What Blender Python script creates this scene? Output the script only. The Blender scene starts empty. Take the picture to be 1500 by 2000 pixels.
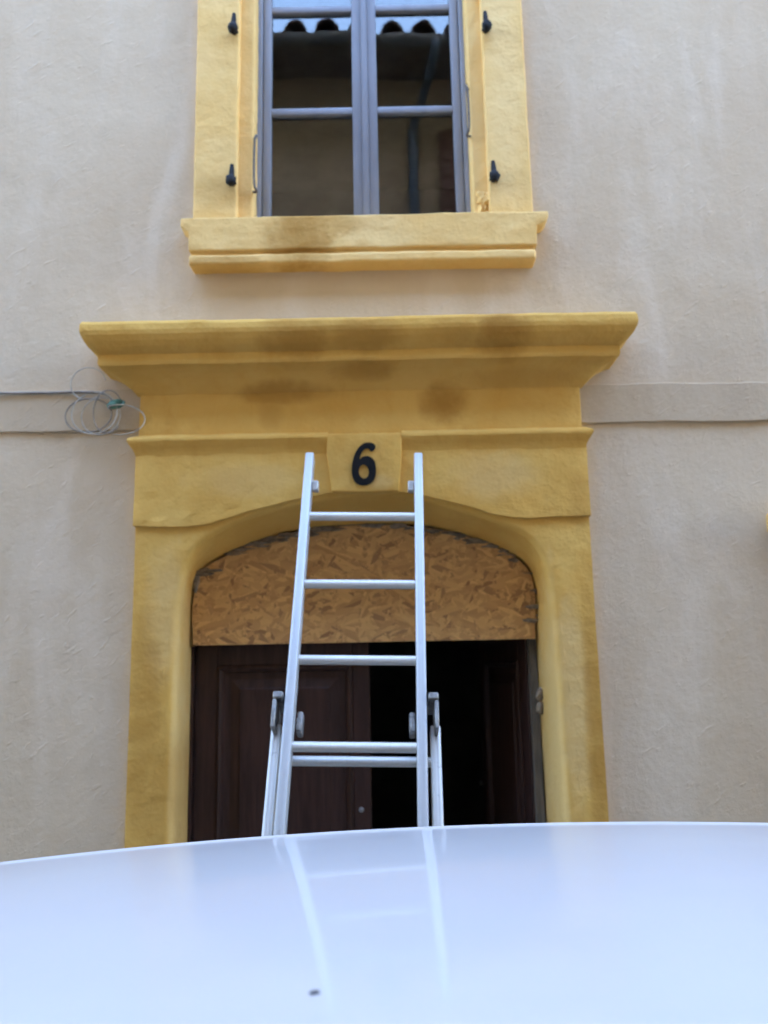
import bpy, bmesh, math, random
from mathutils import Vector, Matrix, noise
from mathutils.geometry import tessellate_polygon
random.seed(6)
R = math.radians
S = bpy.context.scene
COL = S.collection

# ------------------------------------------------------------------ camera
cd = bpy.data.cameras.new('camera'); cam = bpy.data.objects.new('camera', cd); COL.objects.link(cam)
cd.sensor_fit = 'VERTICAL'; cd.sensor_height = 36.0; cd.lens = 36.0 * 1620 / 2000
cd.clip_start = 0.02; cd.clip_end = 3000
cam.matrix_world = Matrix.Translation((0, -3.05, 1.75)) @ Matrix.Rotation(R(90 + 10.373), 4, 'X') @ Matrix.Rotation(R(-1.133), 4, 'Z')
cd.dof.use_dof = True; cd.dof.focus_distance = 1.5; cd.dof.aperture_fstop = 4.2
S.camera = cam

# ------------------------------------------------------------------ sky, sun, exposure
SUN_EL, SUN_ROT = R(39), R(12)
w = bpy.data.worlds.new('World'); S.world = w; w.use_nodes = True
nt = w.node_tree; bg = nt.nodes['Background']
sky = nt.nodes.new('ShaderNodeTexSky'); sky.sky_type = 'NISHITA'; sky.sun_disc = False
sky.sun_elevation = SUN_EL; sky.sun_rotation = SUN_ROT; sky.dust_density = 1.25; sky.air_density = 1.0; sky.ozone_density = 1.2
nt.links.new(sky.outputs[0], bg.inputs[0]); bg.inputs[1].default_value = 0.15
sd = bpy.data.lights.new('sun', 'SUN'); sun = bpy.data.objects.new('sun', sd); COL.objects.link(sun)
sd.energy = 3.5; sd.angle = R(0.5); sd.color = (1.0, 0.94, 0.86)
sdir = Vector((math.sin(SUN_ROT) * math.cos(SUN_EL), math.cos(SUN_ROT) * math.cos(SUN_EL), math.sin(SUN_EL)))
sun.rotation_euler = sdir.to_track_quat('Z', 'Y').to_euler(); sun.location = (0, 6, 20)
vs = S.view_settings
vs.view_transform = 'Standard'; vs.look = 'None'; vs.gamma = 1.0; vs.use_curve_mapping = False
vs.exposure = 4.65

# ------------------------------------------------------------------ materials
def new_mat(name):
    m = bpy.data.materials.new(name); m.use_nodes = True
    return m, m.node_tree, m.node_tree.nodes['Principled BSDF']
def N(nt, t, **k):
    n = nt.nodes.new(t)
    for a, v in k.items():
        if a in n.inputs: n.inputs[a].default_value = v
        else: setattr(n, a, v)
    return n
def coords(nt, scale=(1, 1, 1), rot=(0, 0, 0)):
    tc = N(nt, 'ShaderNodeTexCoord'); mp = N(nt, 'ShaderNodeMapping')
    mp.inputs['Scale'].default_value = scale
    src = tc.outputs['Object']
    if any(rot):                                          # turn first, then stretch
        m0 = N(nt, 'ShaderNodeMapping'); m0.inputs['Rotation'].default_value = rot
        nt.links.new(src, m0.inputs['Vector']); src = m0.outputs['Vector']
    nt.links.new(src, mp.inputs['Vector'])
    return mp.outputs['Vector']
def noi(nt, vec, scale, detail=4, rough=0.55, dist=0.0):
    n = N(nt, 'ShaderNodeTexNoise', Scale=scale, Detail=detail, Roughness=rough, Distortion=dist)
    nt.links.new(vec, n.inputs['Vector']); return n.outputs['Fac']
def ramp(nt, fac, a, b):
    m = N(nt, 'ShaderNodeMapRange', interpolation_type='SMOOTHSTEP')
    m.inputs['From Min'].default_value = a; m.inputs['From Max'].default_value = b
    nt.links.new(fac, m.inputs['Value']); return m.outputs['Result']
def math_(nt, op, a, b=0.0):
    m = N(nt, 'ShaderNodeMath', operation=op)
    for i, v in ((0, a), (1, b)):
        if isinstance(v, (int, float)): m.inputs[i].default_value = v
        else: nt.links.new(v, m.inputs[i])
    return m.outputs[0]
def mix(nt, fac, a, b):
    m = N(nt, 'ShaderNodeMix', data_type='RGBA')
    if isinstance(fac, (int, float)): m.inputs['Factor'].default_value = fac
    else: nt.links.new(fac, m.inputs['Factor'])
    for k, v in (('A', a), ('B', b)):
        i = [s for s in m.inputs if s.name == k and s.type == 'RGBA'][0]
        if isinstance(v, tuple): i.default_value = (*v, 1)
        else: nt.links.new(v, i)
    return [s for s in m.outputs if s.type == 'RGBA'][0]
def bump(nt, p, parts):
    h = None
    for f, k in parts:
        t = math_(nt, 'MULTIPLY', f, k)
        h = t if h is None else math_(nt, 'ADD', h, t)
    b = N(nt, 'ShaderNodeBump', Strength=1.0, Distance=1.0)
    nt.links.new(h, b.inputs['Height']); nt.links.new(b.outputs[0], p.inputs['Normal'])

def plaster(name, a, b, c, rough=0.93):
    m, nt, p = new_mat(name)
    v = coords(nt)
    f1 = ramp(nt, noi(nt, v, 1.1, 5, 0.6, 0.6), 0.38, 0.66)
    f2 = ramp(nt, noi(nt, coords(nt, (4.5, 4.5, 0.9)), 1.0, 4, 0.55, 0.8), 0.45, 0.75)
    f3 = ramp(nt, noi(nt, v, 5.5, 5, 0.65, 0.4), 0.5, 0.72)
    col = mix(nt, f1, a, b); col = mix(nt, math_(nt, 'MULTIPLY', f2, 0.65), col, c)
    col = mix(nt, math_(nt, 'MULTIPLY', f3, 0.3), col, tuple(x * 0.87 for x in a))
    fine = noi(nt, v, 55, 4, 0.6)
    tro = noi(nt, coords(nt, (9, 9, 19), (0, R(38), 0)), 1.5, 4, 0.6, 0.3)
    big = noi(nt, v, 7, 3, 0.5)
    stroke = ramp(nt, noi(nt, coords(nt, (26, 26, 7), (0, R(-48), 0)), 1.7, 4, 0.6, 0.5), 0.58, 0.74)
    nt.links.new(col, p.inputs['Base Color']); p.inputs['Roughness'].default_value = rough
    p.inputs['Specular IOR Level'].default_value = 0.2
    bump(nt, p, ((fine, 0.0014), (tro, 0.0022), (noi(nt, v, 160, 3, 0.6), 0.0005), (big, 0.004), (stroke, 0.0013)))
    return m
M = {}
M['plaster'] = plaster('cream_plaster', (0.56, 0.425, 0.282), (0.605, 0.475, 0.328), (0.665, 0.54, 0.40))
M['band'] = plaster('band_plaster', (0.50, 0.38, 0.252), (0.53, 0.41, 0.278), (0.55, 0.44, 0.305))
M['opp_plaster'] = plaster('brown_plaster', (0.385, 0.295, 0.195), (0.44, 0.335, 0.215), (0.35, 0.28, 0.20))

# paint stains on the ochre trim: centre x, centre z, half sizes, strength (each is a damp patch with a shape of its own)
STAINS = [(-0.30, 2.93, 0.13, 0.075, 0.76), (-0.08, 2.94, 0.13, 0.06, 0.71), (0.44, 2.94, 0.10, 0.085, 0.91), (0.30, 2.945, 0.12, 0.05, 0.43),
          (0.235, 2.715, 0.085, 0.075, 0.91), (-0.37, 2.765, 0.15, 0.04, 0.76), (-0.42, 2.70, 0.05, 0.07, 0.34), (-0.06, 2.83, 0.13, 0.028, 0.67),
          (-0.30, 3.40, 0.13, 0.14, 0.81), (-0.16, 3.45, 0.09, 0.05, 0.48), (-0.60, 3.29, 0.14, 0.03, 0.48), (0.52, 2.80, 0.2, 0.03, 0.28),
          (-0.87, 1.55, 0.06, 0.42, 0.57), (-0.80, 1.30, 0.09, 0.22, 0.52), (0.735, 1.45, 0.035, 0.55, 0.71), (0.73, 2.33, 0.05, 0.10, 0.34),
          (-0.10, 2.49, 0.13, 0.1, 0.28), (-0.62, 3.62, 0.11, 0.08, 0.34)]
PALE = [(-0.757, 1.30, 0.016, 0.75, 0.7), (0.605, 1.30, 0.022, 0.75, 0.7), (0.66, 1.62, 0.055, 0.36, 0.75), (-0.80, 1.95, 0.07, 0.22, 0.55), (0.40, 2.43, 0.15, 0.09, 0.5), (-0.50, 2.43, 0.2, 0.06, 0.35), (0.53, 4.1, 0.07, 0.5, 0.6), (0.0, 3.40, 0.12, 0.1, 0.5), (-0.02, 2.41, 0.05, 0.03, 0.5)]
def ochre(name, a=(0.63, 0.355, 0.078), b=(0.665, 0.40, 0.102), dk=(0.56, 0.295, 0.055), pale=(0.64, 0.435, 0.18)):
    m, nt, p = new_mat(name)
    v = coords(nt)
    sep = N(nt, 'ShaderNodeSeparateXYZ'); nt.links.new(v, sep.inputs[0])
    wob = noi(nt, v, 9, 4, 0.6); wx = math_(nt, 'MULTIPLY', math_(nt, 'SUBTRACT', wob, 0.5), 2.6)
    def patch(lst):
        tot = None
        for cx, cz, rx, rz, s in lst:
            dx = math_(nt, 'DIVIDE', math_(nt, 'SUBTRACT', sep.outputs[0], cx), rx)
            dz = math_(nt, 'DIVIDE', math_(nt, 'SUBTRACT', sep.outputs[2], cz), rz)
            d = math_(nt, 'ADD', math_(nt, 'POWER', math_(nt, 'ABSOLUTE', dx), 2.0), math_(nt, 'POWER', math_(nt, 'ABSOLUTE', dz), 2.0))
            d = math_(nt, 'ADD', d, wx)
            e = math_(nt, 'MULTIPLY', ramp(nt, d, 1.9, -0.1), s)
            tot = e if tot is None else math_(nt, 'MAXIMUM', tot, e)
        return tot
    f1 = ramp(nt, noi(nt, v, 3.2, 5, 0.6, 0.5), 0.35, 0.68)
    f3 = ramp(nt, noi(nt, coords(nt, (12, 12, 4)), 1.3, 5, 0.65, 0.5), 0.5, 0.75)
    col = mix(nt, f1, a, b)
    col = mix(nt, math_(nt, 'MULTIPLY', f3, 0.4), col, dk)
    col = mix(nt, patch(PALE), col, pale)
    col = mix(nt, patch(STAINS), col, (0.385, 0.19, 0.033))
    nt.links.new(col, p.inputs['Base Color']); p.inputs['Roughness'].default_value = 0.85
    p.inputs['Specular IOR Level'].default_value = 0.25
    tro = noi(nt, coords(nt, (8, 8, 16), (0, R(35), 0)), 1.6, 4, 0.6, 0.3)
    bump(nt, p, ((noi(nt, v, 70, 4, 0.6), 0.0014), (tro, 0.0024), (noi(nt, v, 9, 3), 0.010)))
    return m
M['ochre'] = ochre('ochre_limewash')
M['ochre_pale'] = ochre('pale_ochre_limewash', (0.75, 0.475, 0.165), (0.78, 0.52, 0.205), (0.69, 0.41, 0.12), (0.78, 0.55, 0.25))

def simple(name, col, rough, metal=0.0, var=0.12, scale=14, bumpk=0.0, spec=0.5, stretch=(1, 1, 1)):
    m, nt, p = new_mat(name)
    v = coords(nt, stretch)
    f = ramp(nt, noi(nt, v, scale, 5, 0.6, 0.3), 0.3, 0.7)
    c = mix(nt, f, tuple(x * (1 - var) for x in col), tuple(min(1, x * (1 + var)) for x in col))
    nt.links.new(c, p.inputs['Base Color']); p.inputs['Roughness'].default_value = rough; p.inputs['Metallic'].default_value = metal
    p.inputs['Specular IOR Level'].default_value = spec
    if bumpk: bump(nt, p, ((noi(nt, v, scale * 4, 3), bumpk),))
    return m
M['frame'] = simple('blue_grey_paint', (0.235, 0.24, 0.275), 0.5, var=0.10, scale=9, bumpk=0.0008, stretch=(1, 1, 0.3))
M['iron'] = simple('black_iron', (0.012, 0.012, 0.014), 0.7, var=0.4, scale=60, bumpk=0.001, spec=0.25)
M['rusty'] = simple('dark_hinge_metal', (0.11, 0.09, 0.075), 0.7, var=0.4, scale=50)
M['number'] = simple('black_number_paint', (0.008, 0.008, 0.009), 0.7, var=0.3, scale=40, spec=0.15)
M['door'] = simple('brown_door_paint', (0.044, 0.021, 0.016), 0.5, var=0.3, scale=6, bumpk=0.001, spec=0.26, stretch=(6, 6, 0.6))
M['mortar'] = simple('rough_mortar', (0.24, 0.18, 0.12), 0.95, var=0.35, scale=35, bumpk=0.004)
M['rebate'] = simple('raw_timber', (0.12, 0.10, 0.075), 0.8, var=0.35, scale=8, bumpk=0.002, stretch=(8, 8, 0.8))
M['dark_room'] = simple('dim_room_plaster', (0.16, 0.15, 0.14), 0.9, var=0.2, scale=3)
M['asphalt'] = simple('asphalt', (0.055, 0.054, 0.052), 0.9, var=0.3, scale=90, bumpk=0.004)
M['pave'] = simple('pavement_stone', (0.27, 0.25, 0.22), 0.85, var=0.25, scale=8, bumpk=0.003)
M['earth'] = simple('dry_ground', (0.20, 0.17, 0.12), 0.95, var=0.3, scale=0.6)
M['tile'] = simple('clay_tile', (0.13, 0.08, 0.055), 0.85, var=0.4, scale=5, bumpk=0.003)
M['soffit'] = simple('old_soffit_boards', (0.20, 0.175, 0.155), 0.85, var=0.3, scale=6, stretch=(1, 8, 1))
M['zinc'] = simple('zinc', (0.20, 0.215, 0.23), 0.5, 0.3, var=0.15, scale=10)
M['shutter'] = simple('brown_shutter', (0.13, 0.06, 0.035), 0.6, var=0.2, scale=8)
M['pipe_blue'] = simple('grey_blue_pipe', (0.06, 0.085, 0.115), 0.5, var=0.15, scale=10)
M['wire'] = simple('grey_cable_sheath', (0.44, 0.39, 0.32), 0.45, var=0.2, scale=30)
M['wire_dark'] = simple('dark_cable_sheath', (0.22, 0.19, 0.155), 0.5, var=0.2, scale=30)
M['green'] = simple('green_tie', (0.055, 0.16, 0.105), 0.5, var=0.3, scale=40)
M['rubber'] = simple('black_rubber', (0.02, 0.02, 0.02), 0.8, var=0.2, scale=30)
M['black_plastic'] = simple('black_plastic', (0.025, 0.025, 0.027), 0.5, var=0.1)
M['steel'] = simple('worn_bracket_steel', (0.27, 0.265, 0.26), 0.5, 0.6, var=0.3, scale=40)
M['alu_rim'] = simple('rim_alloy', (0.55, 0.56, 0.58), 0.3, 0.9, var=0.05)
M['lamp_red'] = simple('red_lens', (0.35, 0.01, 0.01), 0.15, var=0.05)
M['speck'] = simple('dark_dirt', (0.05, 0.05, 0.06), 0.8, var=0.3, scale=200)

def aluminium(name, a, b):
    m, nt, p = new_mat(name)
    v = coords(nt, (60, 60, 1.5)); f = noi(nt, v, 3, 4, 0.6)
    g = ramp(nt, noi(nt, coords(nt, (22, 22, 16), (0, R(40), 0)), 2.0, 5, 0.75, 0.4), 0.60, 0.68)
    c = mix(nt, f, a, b); c = mix(nt, math_(nt, 'MULTIPLY', g, 0.6), c, (0.42, 0.41, 0.40))
    nt.links.new(c, p.inputs['Base Color']); p.inputs['Metallic'].default_value = 0.42
    p.inputs['Roughness'].default_value = 0.5
    bump(nt, p, ((f, 0.0006),))
    return m
M['alu'] = aluminium('brushed_aluminium', (0.43, 0.44, 0.45), (0.54, 0.55, 0.555))
M['alu_rung'] = aluminium('worn_rung_aluminium', (0.56, 0.555, 0.54), (0.70, 0.69, 0.67))

def osb():
    m, nt, p = new_mat('strand_board')
    cols = None; hh = None
    def layer(rot, seed, sx, sz):
        tc = N(nt, 'ShaderNodeTexCoord'); mp = N(nt, 'ShaderNodeMapping')
        mp.inputs['Location'].default_value = (seed, 0, seed * 1.7); mp.inputs['Rotation'].default_value = (0, R(rot), 0)
        nt.links.new(tc.outputs['Object'], mp.inputs['Vector'])
        sc = N(nt, 'ShaderNodeVectorMath', operation='MULTIPLY'); sc.inputs[1].default_value = (sx, 0.0, sz)
        nt.links.new(mp.outputs[0], sc.inputs[0])
        vo = N(nt, 'ShaderNodeTexVoronoi', Scale=1.0, Randomness=1.0); nt.links.new(sc.outputs[0], vo.inputs['Vector'])
        s = N(nt, 'ShaderNodeSeparateColor'); nt.links.new(vo.outputs['Color'], s.inputs[0])
        return s.outputs[0], s.outputs[1], vo.outputs['Distance']
    a = layer(18, 0.3, 14, 66); b = layer(-24, 2.1, 13, 60); c = layer(62, 4.7, 16, 64); e = layer(-70, 7.9, 18, 72)
    sel1 = ramp(nt, noi(nt, coords(nt), 11, 4), 0.49, 0.52); sel2 = ramp(nt, noi(nt, coords(nt, (1, 1, 1.3)), 16, 4), 0.54, 0.57); sel3 = ramp(nt, noi(nt, coords(nt, (1.2, 1, 1)), 20, 4), 0.58, 0.61)
    def mf(f, x, y):
        k = N(nt, 'ShaderNodeMix', data_type='FLOAT'); nt.links.new(f, k.inputs[0]); nt.links.new(x, k.inputs[2]); nt.links.new(y, k.inputs[3]); return k.outputs[0]
    tone = mf(sel3, mf(sel2, mf(sel1, a[0], b[0]), c[0]), e[0])
    dk = mf(sel3, mf(sel2, mf(sel1, a[1], b[1]), c[1]), e[1])
    col = mix(nt, tone, (0.47, 0.245, 0.082), (0.70, 0.40, 0.142))
    col = mix(nt, math_(nt, 'MULTIPLY', ramp(nt, dk, 0.84, 0.90), 0.62), col, (0.22, 0.10, 0.04))
    nt.links.new(col, p.inputs['Base Color']); p.inputs['Roughness'].default_value = 0.7
    bump(nt, p, ((tone, 0.0015), (noi(nt, coords(nt), 80, 3), 0.001)))
    return m
M['osb'] = osb()

def car_paint():
    m, nt, p = new_mat('white_car_paint')
    v = coords(nt)
    d = ramp(nt, noi(nt, v, 2.5, 5, 0.65), 0.35, 0.75)
    c = mix(nt, d, (0.515, 0.515, 0.53), (0.495, 0.495, 0.51))
    s = ramp(nt, noi(nt, v, 110, 2, 0.5), 0.74, 0.80)
    c = mix(nt, math_(nt, 'MULTIPLY', s, 0.35), c, (0.45, 0.45, 0.46))
    nt.links.new(c, p.inputs['Base Color']); p.inputs['Roughness'].default_value = 0.45
    p.inputs['Specular IOR Level'].default_value = 0.3
    p.inputs['Coat Weight'].default_value = 0.72; p.inputs['Coat Roughness'].default_value = 0.055; p.inputs['Coat IOR'].default_value = 1.45
    return m
M['car'] = car_paint()
def glass(name, tint, ior=1.5):
    m, nt, p = new_mat(name)
    v = coords(nt); f = ramp(nt, noi(nt, v, 30, 4, 0.7), 0.62, 0.8)
    r = math_(nt, 'ADD', math_(nt, 'MULTIPLY', f, 0.04), 0.0)
    nt.links.new(r, p.inputs['Roughness'])
    p.inputs['Base Color'].default_value = (*tint, 1); p.inputs['Transmission Weight'].default_value = 1.0; p.inputs['IOR'].default_value = ior
    bump(nt, p, ((noi(nt, v, 4, 2), 0.0003),))
    return m
M['pane'] = glass('old_window_glass', (0.92, 0.95, 0.94), 1.57)
M['car_glass'] = glass('car_glass', (0.55, 0.62, 0.6))
M['lens'] = glass('clear_lens', (0.95, 0.95, 0.95))

# ------------------------------------------------------------------ mesh helpers
def link(name, me, parent=None):
    o = bpy.data.objects.new(name, me); COL.objects.link(o)
    if parent: o.parent = parent
    return o
def obj(name, bm, mat, parent=None, smooth=None):
    bmesh.ops.recalc_face_normals(bm, faces=bm.faces)
    me = bpy.data.meshes.new(name); bm.to_mesh(me); bm.free()
    me.materials.append(mat)
    if smooth is not None:
        me.polygons.foreach_set('use_smooth', [True] * len(me.polygons)); me.set_sharp_from_angle(angle=R(smooth))
    return link(name, me, parent)
def thing(name, label, cat, loc=(0, 0, 0), group=None):
    o = bpy.data.objects.new(name, None); COL.objects.link(o); o.location = loc; o.empty_display_size = 0.2
    o['label'] = label; o['category'] = cat
    if group: o['group'] = group
    return o
def B(): return bmesh.new()
def box(bm, x0, x1, y0, y1, z0, z1, bev=0.0, seg=2, mat=None):
    t = bmesh.new(); bmesh.ops.create_cube(t, size=1)
    for v in t.verts: v.co = Vector(((x0 + x1) / 2 + v.co.x * (x1 - x0), (y0 + y1) / 2 + v.co.y * (y1 - y0), (z0 + z1) / 2 + v.co.z * (z1 - z0)))
    if bev: bmesh.ops.bevel(t, geom=t.edges[:], offset=bev, segments=seg, affect='EDGES', profile=0.5)
    if mat: bmesh.ops.transform(t, matrix=mat, verts=t.verts)
    join(bm, t)
def join(bm, t):
    me = bpy.data.meshes.new('tmp'); t.to_mesh(me); t.free(); bm.from_mesh(me); bpy.data.meshes.remove(me)
def prism(bm, pts, y0, y1, holes=(), bev=0.0):
    """polygon in x,z extruded from y0 (front) to y1"""
    loops = [list(pts)] + [list(h) for h in holes]
    flat = [p for l in loops for p in l]
    tris = tessellate_polygon([[Vector((p[0], p[1], 0)) for p in l] for l in loops])
    t = bmesh.new()
    a = [t.verts.new((p[0], y0, p[1])) for p in flat]; b = [t.verts.new((p[0], y1, p[1])) for p in flat]
    for q in tris:
        for vv in (a, b):
            try: t.faces.new([vv[i] for i in q])
            except ValueError: pass
    k = 0
    for l in loops:
        n = len(l)
        for i in range(n):
            t.faces.new((a[k + i], a[k + (i + 1) % n], b[k + (i + 1) % n], b[k + i]))
        k += n
    bmesh.ops.recalc_face_normals(t, faces=t.faces)
    if bev:
        es = [e for e in t.edges if len(e.link_faces) == 2 and e.calc_face_angle(0) > R(35)]
        bmesh.ops.bevel(t, geom=es, offset=bev, segments=2, affect='EDGES', profile=0.5, clamp_overlap=True)
    join(bm, t)
def rough(bm, cut=0.05, amp=0.003, freq=9.0):
    """break long edges and push the vertices about, so that edges run like hand-laid render"""
    bmesh.ops.triangulate(bm, faces=bm.faces[:])
    for _ in range(6):
        es = [e for e in bm.edges if e.calc_length() > cut]
        if not es: break
        bmesh.ops.subdivide_edges(bm, edges=es, cuts=1)
        bmesh.ops.triangulate(bm, faces=[f for f in bm.faces if len(f.verts) > 3])
    for v in bm.verts:
        v.co += noise.noise_vector(v.co * freq) * amp + noise.noise_vector(v.co * freq * 2.7 + Vector((5, 1, 3))) * amp * 0.5
def tube(bm, pts, r, seg=10, caps=True, closed=False):
    pts = [Vector(p) for p in pts]; n = len(pts); rings = []; up = None
    for i, p in enumerate(pts):
        if closed: d = pts[(i + 1) % n] - pts[i - 1]
        else: d = pts[min(i + 1, n - 1)] - pts[max(i - 1, 0)]
        d.normalize()
        if up is None:
            up = Vector((0, 0, 1)) if abs(d.z) < 0.9 else Vector((1, 0, 0))
        s = d.cross(up).normalized(); up = s.cross(d).normalized()
        rr = r[i] if isinstance(r, (list, tuple)) else r
        rings.append([bm.verts.new(p + (s * math.cos(a) + up * math.sin(a)) * rr) for a in [2 * math.pi * k / seg for k in range(seg)]])
    for i in range(n if closed else n - 1):
        A, Bq = rings[i], rings[(i + 1) % n]
        for k in range(seg): bm.faces.new((A[k], A[(k + 1) % seg], Bq[(k + 1) % seg], Bq[k]))
    if caps and not closed:
        bm.faces.new(rings[0][::-1]); bm.faces.new(rings[-1])
def ball(bm, c, rx, ry, rz, sub=2, jit=0.0):
    t = bmesh.new(); bmesh.ops.create_icosphere(t, subdivisions=sub, radius=1)
    for v in t.verts:
        k = 1 + jit * noise.noise(v.co * 1.7 + Vector(c) * 13)
        v.co = Vector((c[0] + v.co.x * rx * k, c[1] + v.co.y * ry * k, c[2] + v.co.z * rz * k))
    join(bm, t)
def smooth_path(P, n):
    """Catmull-Rom through P, n points per span"""
    P = [Vector(p) for p in P]; out = []
    for i in range(len(P) - 1):
        p0, p1, p2, p3 = P[max(i - 1, 0)], P[i], P[i + 1], P[min(i + 2, len(P) - 1)]
        for k in range(n):
            t = k / n
            out.append(0.5 * ((2 * p1) + (p2 - p0) * t + (2 * p0 - 5 * p1 + 4 * p2 - p3) * t * t + (3 * p1 - p0 - 3 * p2 + p3) * t ** 3))
    out.append(P[-1]); return out
def resample(P, n):
    L = [0]
    for a, b in zip(P, P[1:]): L.append(L[-1] + (b - a).length)
    out = []; j = 0
    for i in range(n):
        s = L[-1] * i / (n - 1)
        while j < len(L) - 2 and L[j + 1] < s: j += 1
        t = (s - L[j]) / max(1e-9, L[j + 1] - L[j]); out.append(P[j].lerp(P[j + 1], min(1, t)))
    return out

# ------------------------------------------------------------------ ground, road, pavement
def sheet(name, x0, x1, y0, y1, z, mat):
    bm = B(); vs_ = [bm.verts.new(p) for p in ((x0, y0, z), (x1, y0, z), (x1, y1, z), (x0, y1, z))]; bm.faces.new(vs_)
    o = obj(name, bm, mat); o['kind'] = 'structure'; return o
sheet('ground', -1500, 1500, -1500, 1500, -0.02, M['earth'])
sheet('road', -60, 60, -3.7, -0.85, -0.012, M['asphalt'])
for y0, y1 in ((-0.85, -0.005), (-4.295, -3.7)):
    bm = B(); n = 60
    e = y0 if y1 > -1 else y1
    for i in range(n):       # flagstones, each with its own joint
        a = -15 + i * 0.5
        box(bm, a + 0.006, a + 0.494, y0 + (0.13 if y1 > -1 else 0.0), y1 - (0.0 if y1 > -1 else 0.13), -0.1, 0.10 + random.uniform(-.002, .002), 0.004, 1)
    o = obj('pavement', bm, M['pave']); o['kind'] = 'structure'
    bm = B()
    for i in range(30): box(bm, -15 + i + 0.004, -14 + i - 0.004, (y0 if y1 > -1 else y1 - 0.12), (y0 + 0.12 if y1 > -1 else y1), -0.1, 0.105, 0.012, 2)
    o = obj('kerb', bm, M['pave']); o['kind'] = 'structure'

# ------------------------------------------------------------------ the house with the number 6
house = thing('house', 'cream plastered house with ochre trim and a 6 above its arched doorway', 'house')
house['label'] = 'cream plastered house with ochre door and window surrounds and the number 6'
def wall_grid(bm, xs, zs, holes, yf, yb, amp=0.0):
    """front wall with openings: front and back skins and the reveals round each opening"""
    def inhole(x, z): return any(h[0] < x < h[1] and h[2] < z < h[3] for h in holes)
    vf, vb = {}, {}
    def V(d, i, j, y):
        if (i, j) not in d:
            x, z = xs[i], zs[j]
            dy = amp * (noise.noise(Vector((x * 2.3, 0, z * 2.3))) + 0.45 * noise.noise(Vector((x * 8, 3, z * 8)))) if d is vf else 0
            d[(i, j)] = bm.verts.new((x, y + dy, z))
        return d[(i, j)]
    full = {}
    for i in range(len(xs) - 1):
        for j in range(len(zs) - 1):
            full[(i, j)] = not inhole((xs[i] + xs[i + 1]) / 2, (zs[j] + zs[j + 1]) / 2)
    for (i, j), ok in full.items():
        if not ok: continue
        for d, y in ((vf, yf), (vb, yb)):
            bm.faces.new((V(d, i, j, y), V(d, i + 1, j, y), V(d, i + 1, j + 1, y), V(d, i, j + 1, y)))
        for di, dj, a, b in ((-1, 0, (i, j), (i, j + 1)), (1, 0, (i + 1, j), (i + 1, j + 1)), (0, -1, (i, j), (i + 1, j)), (0, 1, (i, j + 1), (i + 1, j + 1))):
            if not full.get((i + di, j + dj), False):
                bm.faces.new((V(vf, *a, yf), V(vf, *b, yf), V(vb, *b, yb), V(vb, *a, yb)))
def axis(lo, hi, flo, fhi, step, extra):
    s = {lo, hi, *extra}; x = flo
    while x < fhi: s.add(round(x, 3)); x += step
    s = sorted(s); out = [s[0]]
    for v in s[1:]:
        if v - out[-1] > 0.012: out.append(v)
        elif v in extra: out[-1] = v
    return out
H6 = 11.0
DOOR_HOLE = (-0.80, 0.66, 0.0, 2.42); WIN_HOLE = (-0.60, 0.48, 3.42, 5.60); SIDE_HOLE = (1.62, 2.42, 1.05, 2.12)
xs = axis(-16, 16, -2.2, 2.6, 0.045, [h for q in (DOOR_HOLE, WIN_HOLE, SIDE_HOLE) for h in q[:2]])
zs = axis(0, H6, 0.05, 5.7, 0.045, [h for q in (DOOR_HOLE, WIN_HOLE, SIDE_HOLE) for h in q[2:]])
bm = B(); wall_grid(bm, xs, zs, (DOOR_HOLE, WIN_HOLE, SIDE_HOLE), 0.0, 0.5, 0.0035)
obj('front_wall', bm, M['plaster'], house, 40)
for nm, q in (('side_wall', (-16, -15.6, 0.5, 8.5, 0, H6)), ('side_wall', (15.6, 16, 0.5, 8.5, 0, H6)), ('back_wall', (-16, 16, 8.5, 8.9, 0, H6))):
    bm = B(); box(bm, *q); obj(nm, bm, M['plaster'], house)
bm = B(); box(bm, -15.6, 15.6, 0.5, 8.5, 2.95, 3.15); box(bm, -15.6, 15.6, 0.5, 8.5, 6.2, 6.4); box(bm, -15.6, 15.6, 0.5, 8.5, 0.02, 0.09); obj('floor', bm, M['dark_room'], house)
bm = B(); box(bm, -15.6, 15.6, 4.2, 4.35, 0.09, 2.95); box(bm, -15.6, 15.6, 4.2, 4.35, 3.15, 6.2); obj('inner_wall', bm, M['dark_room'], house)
bm = B()
for s in (0, 1):
    a = [(-16.2, -0.45, H6 - 0.05), (16.2, -0.45, H6 - 0.05), (16.2, 4.45, H6 + 1.75), (-16.2, 4.45, H6 + 1.75)] if s == 0 else [(-16.2, 4.45, H6 + 1.75), (16.2, 4.45, H6 + 1.75), (16.2, 9.35, H6 - 0.05), (-16.2, 9.35, H6 - 0.05)]
    lo = [bm.verts.new(p) for p in a]; hi = [bm.verts.new((p[0], p[1], p[2] + 0.18)) for p in a]
    bm.faces.new(lo); bm.faces.new(hi)
    for i in range(4): bm.faces.new((lo[i], lo[(i + 1) % 4], hi[(i + 1) % 4], hi[i]))
obj('roof', bm, M['tile'], house)
for x0, x1 in ((-16, -15.98), (15.98, 16)):
    bm = B()
    prof = [(0, H6), (8.9, H6), (4.45, H6 + 1.72)]
    a = [bm.verts.new((x0, p[0], p[1])) for p in prof]; b = [bm.verts.new((x1, p[0], p[1])) for p in prof]
    bm.faces.new(a); bm.faces.new(b)
    for i in range(3): bm.faces.new((a[i], a[(i + 1) % 3], b[(i + 1) % 3], b[i]))
    obj('gable', bm, M['plaster'], house)

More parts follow.
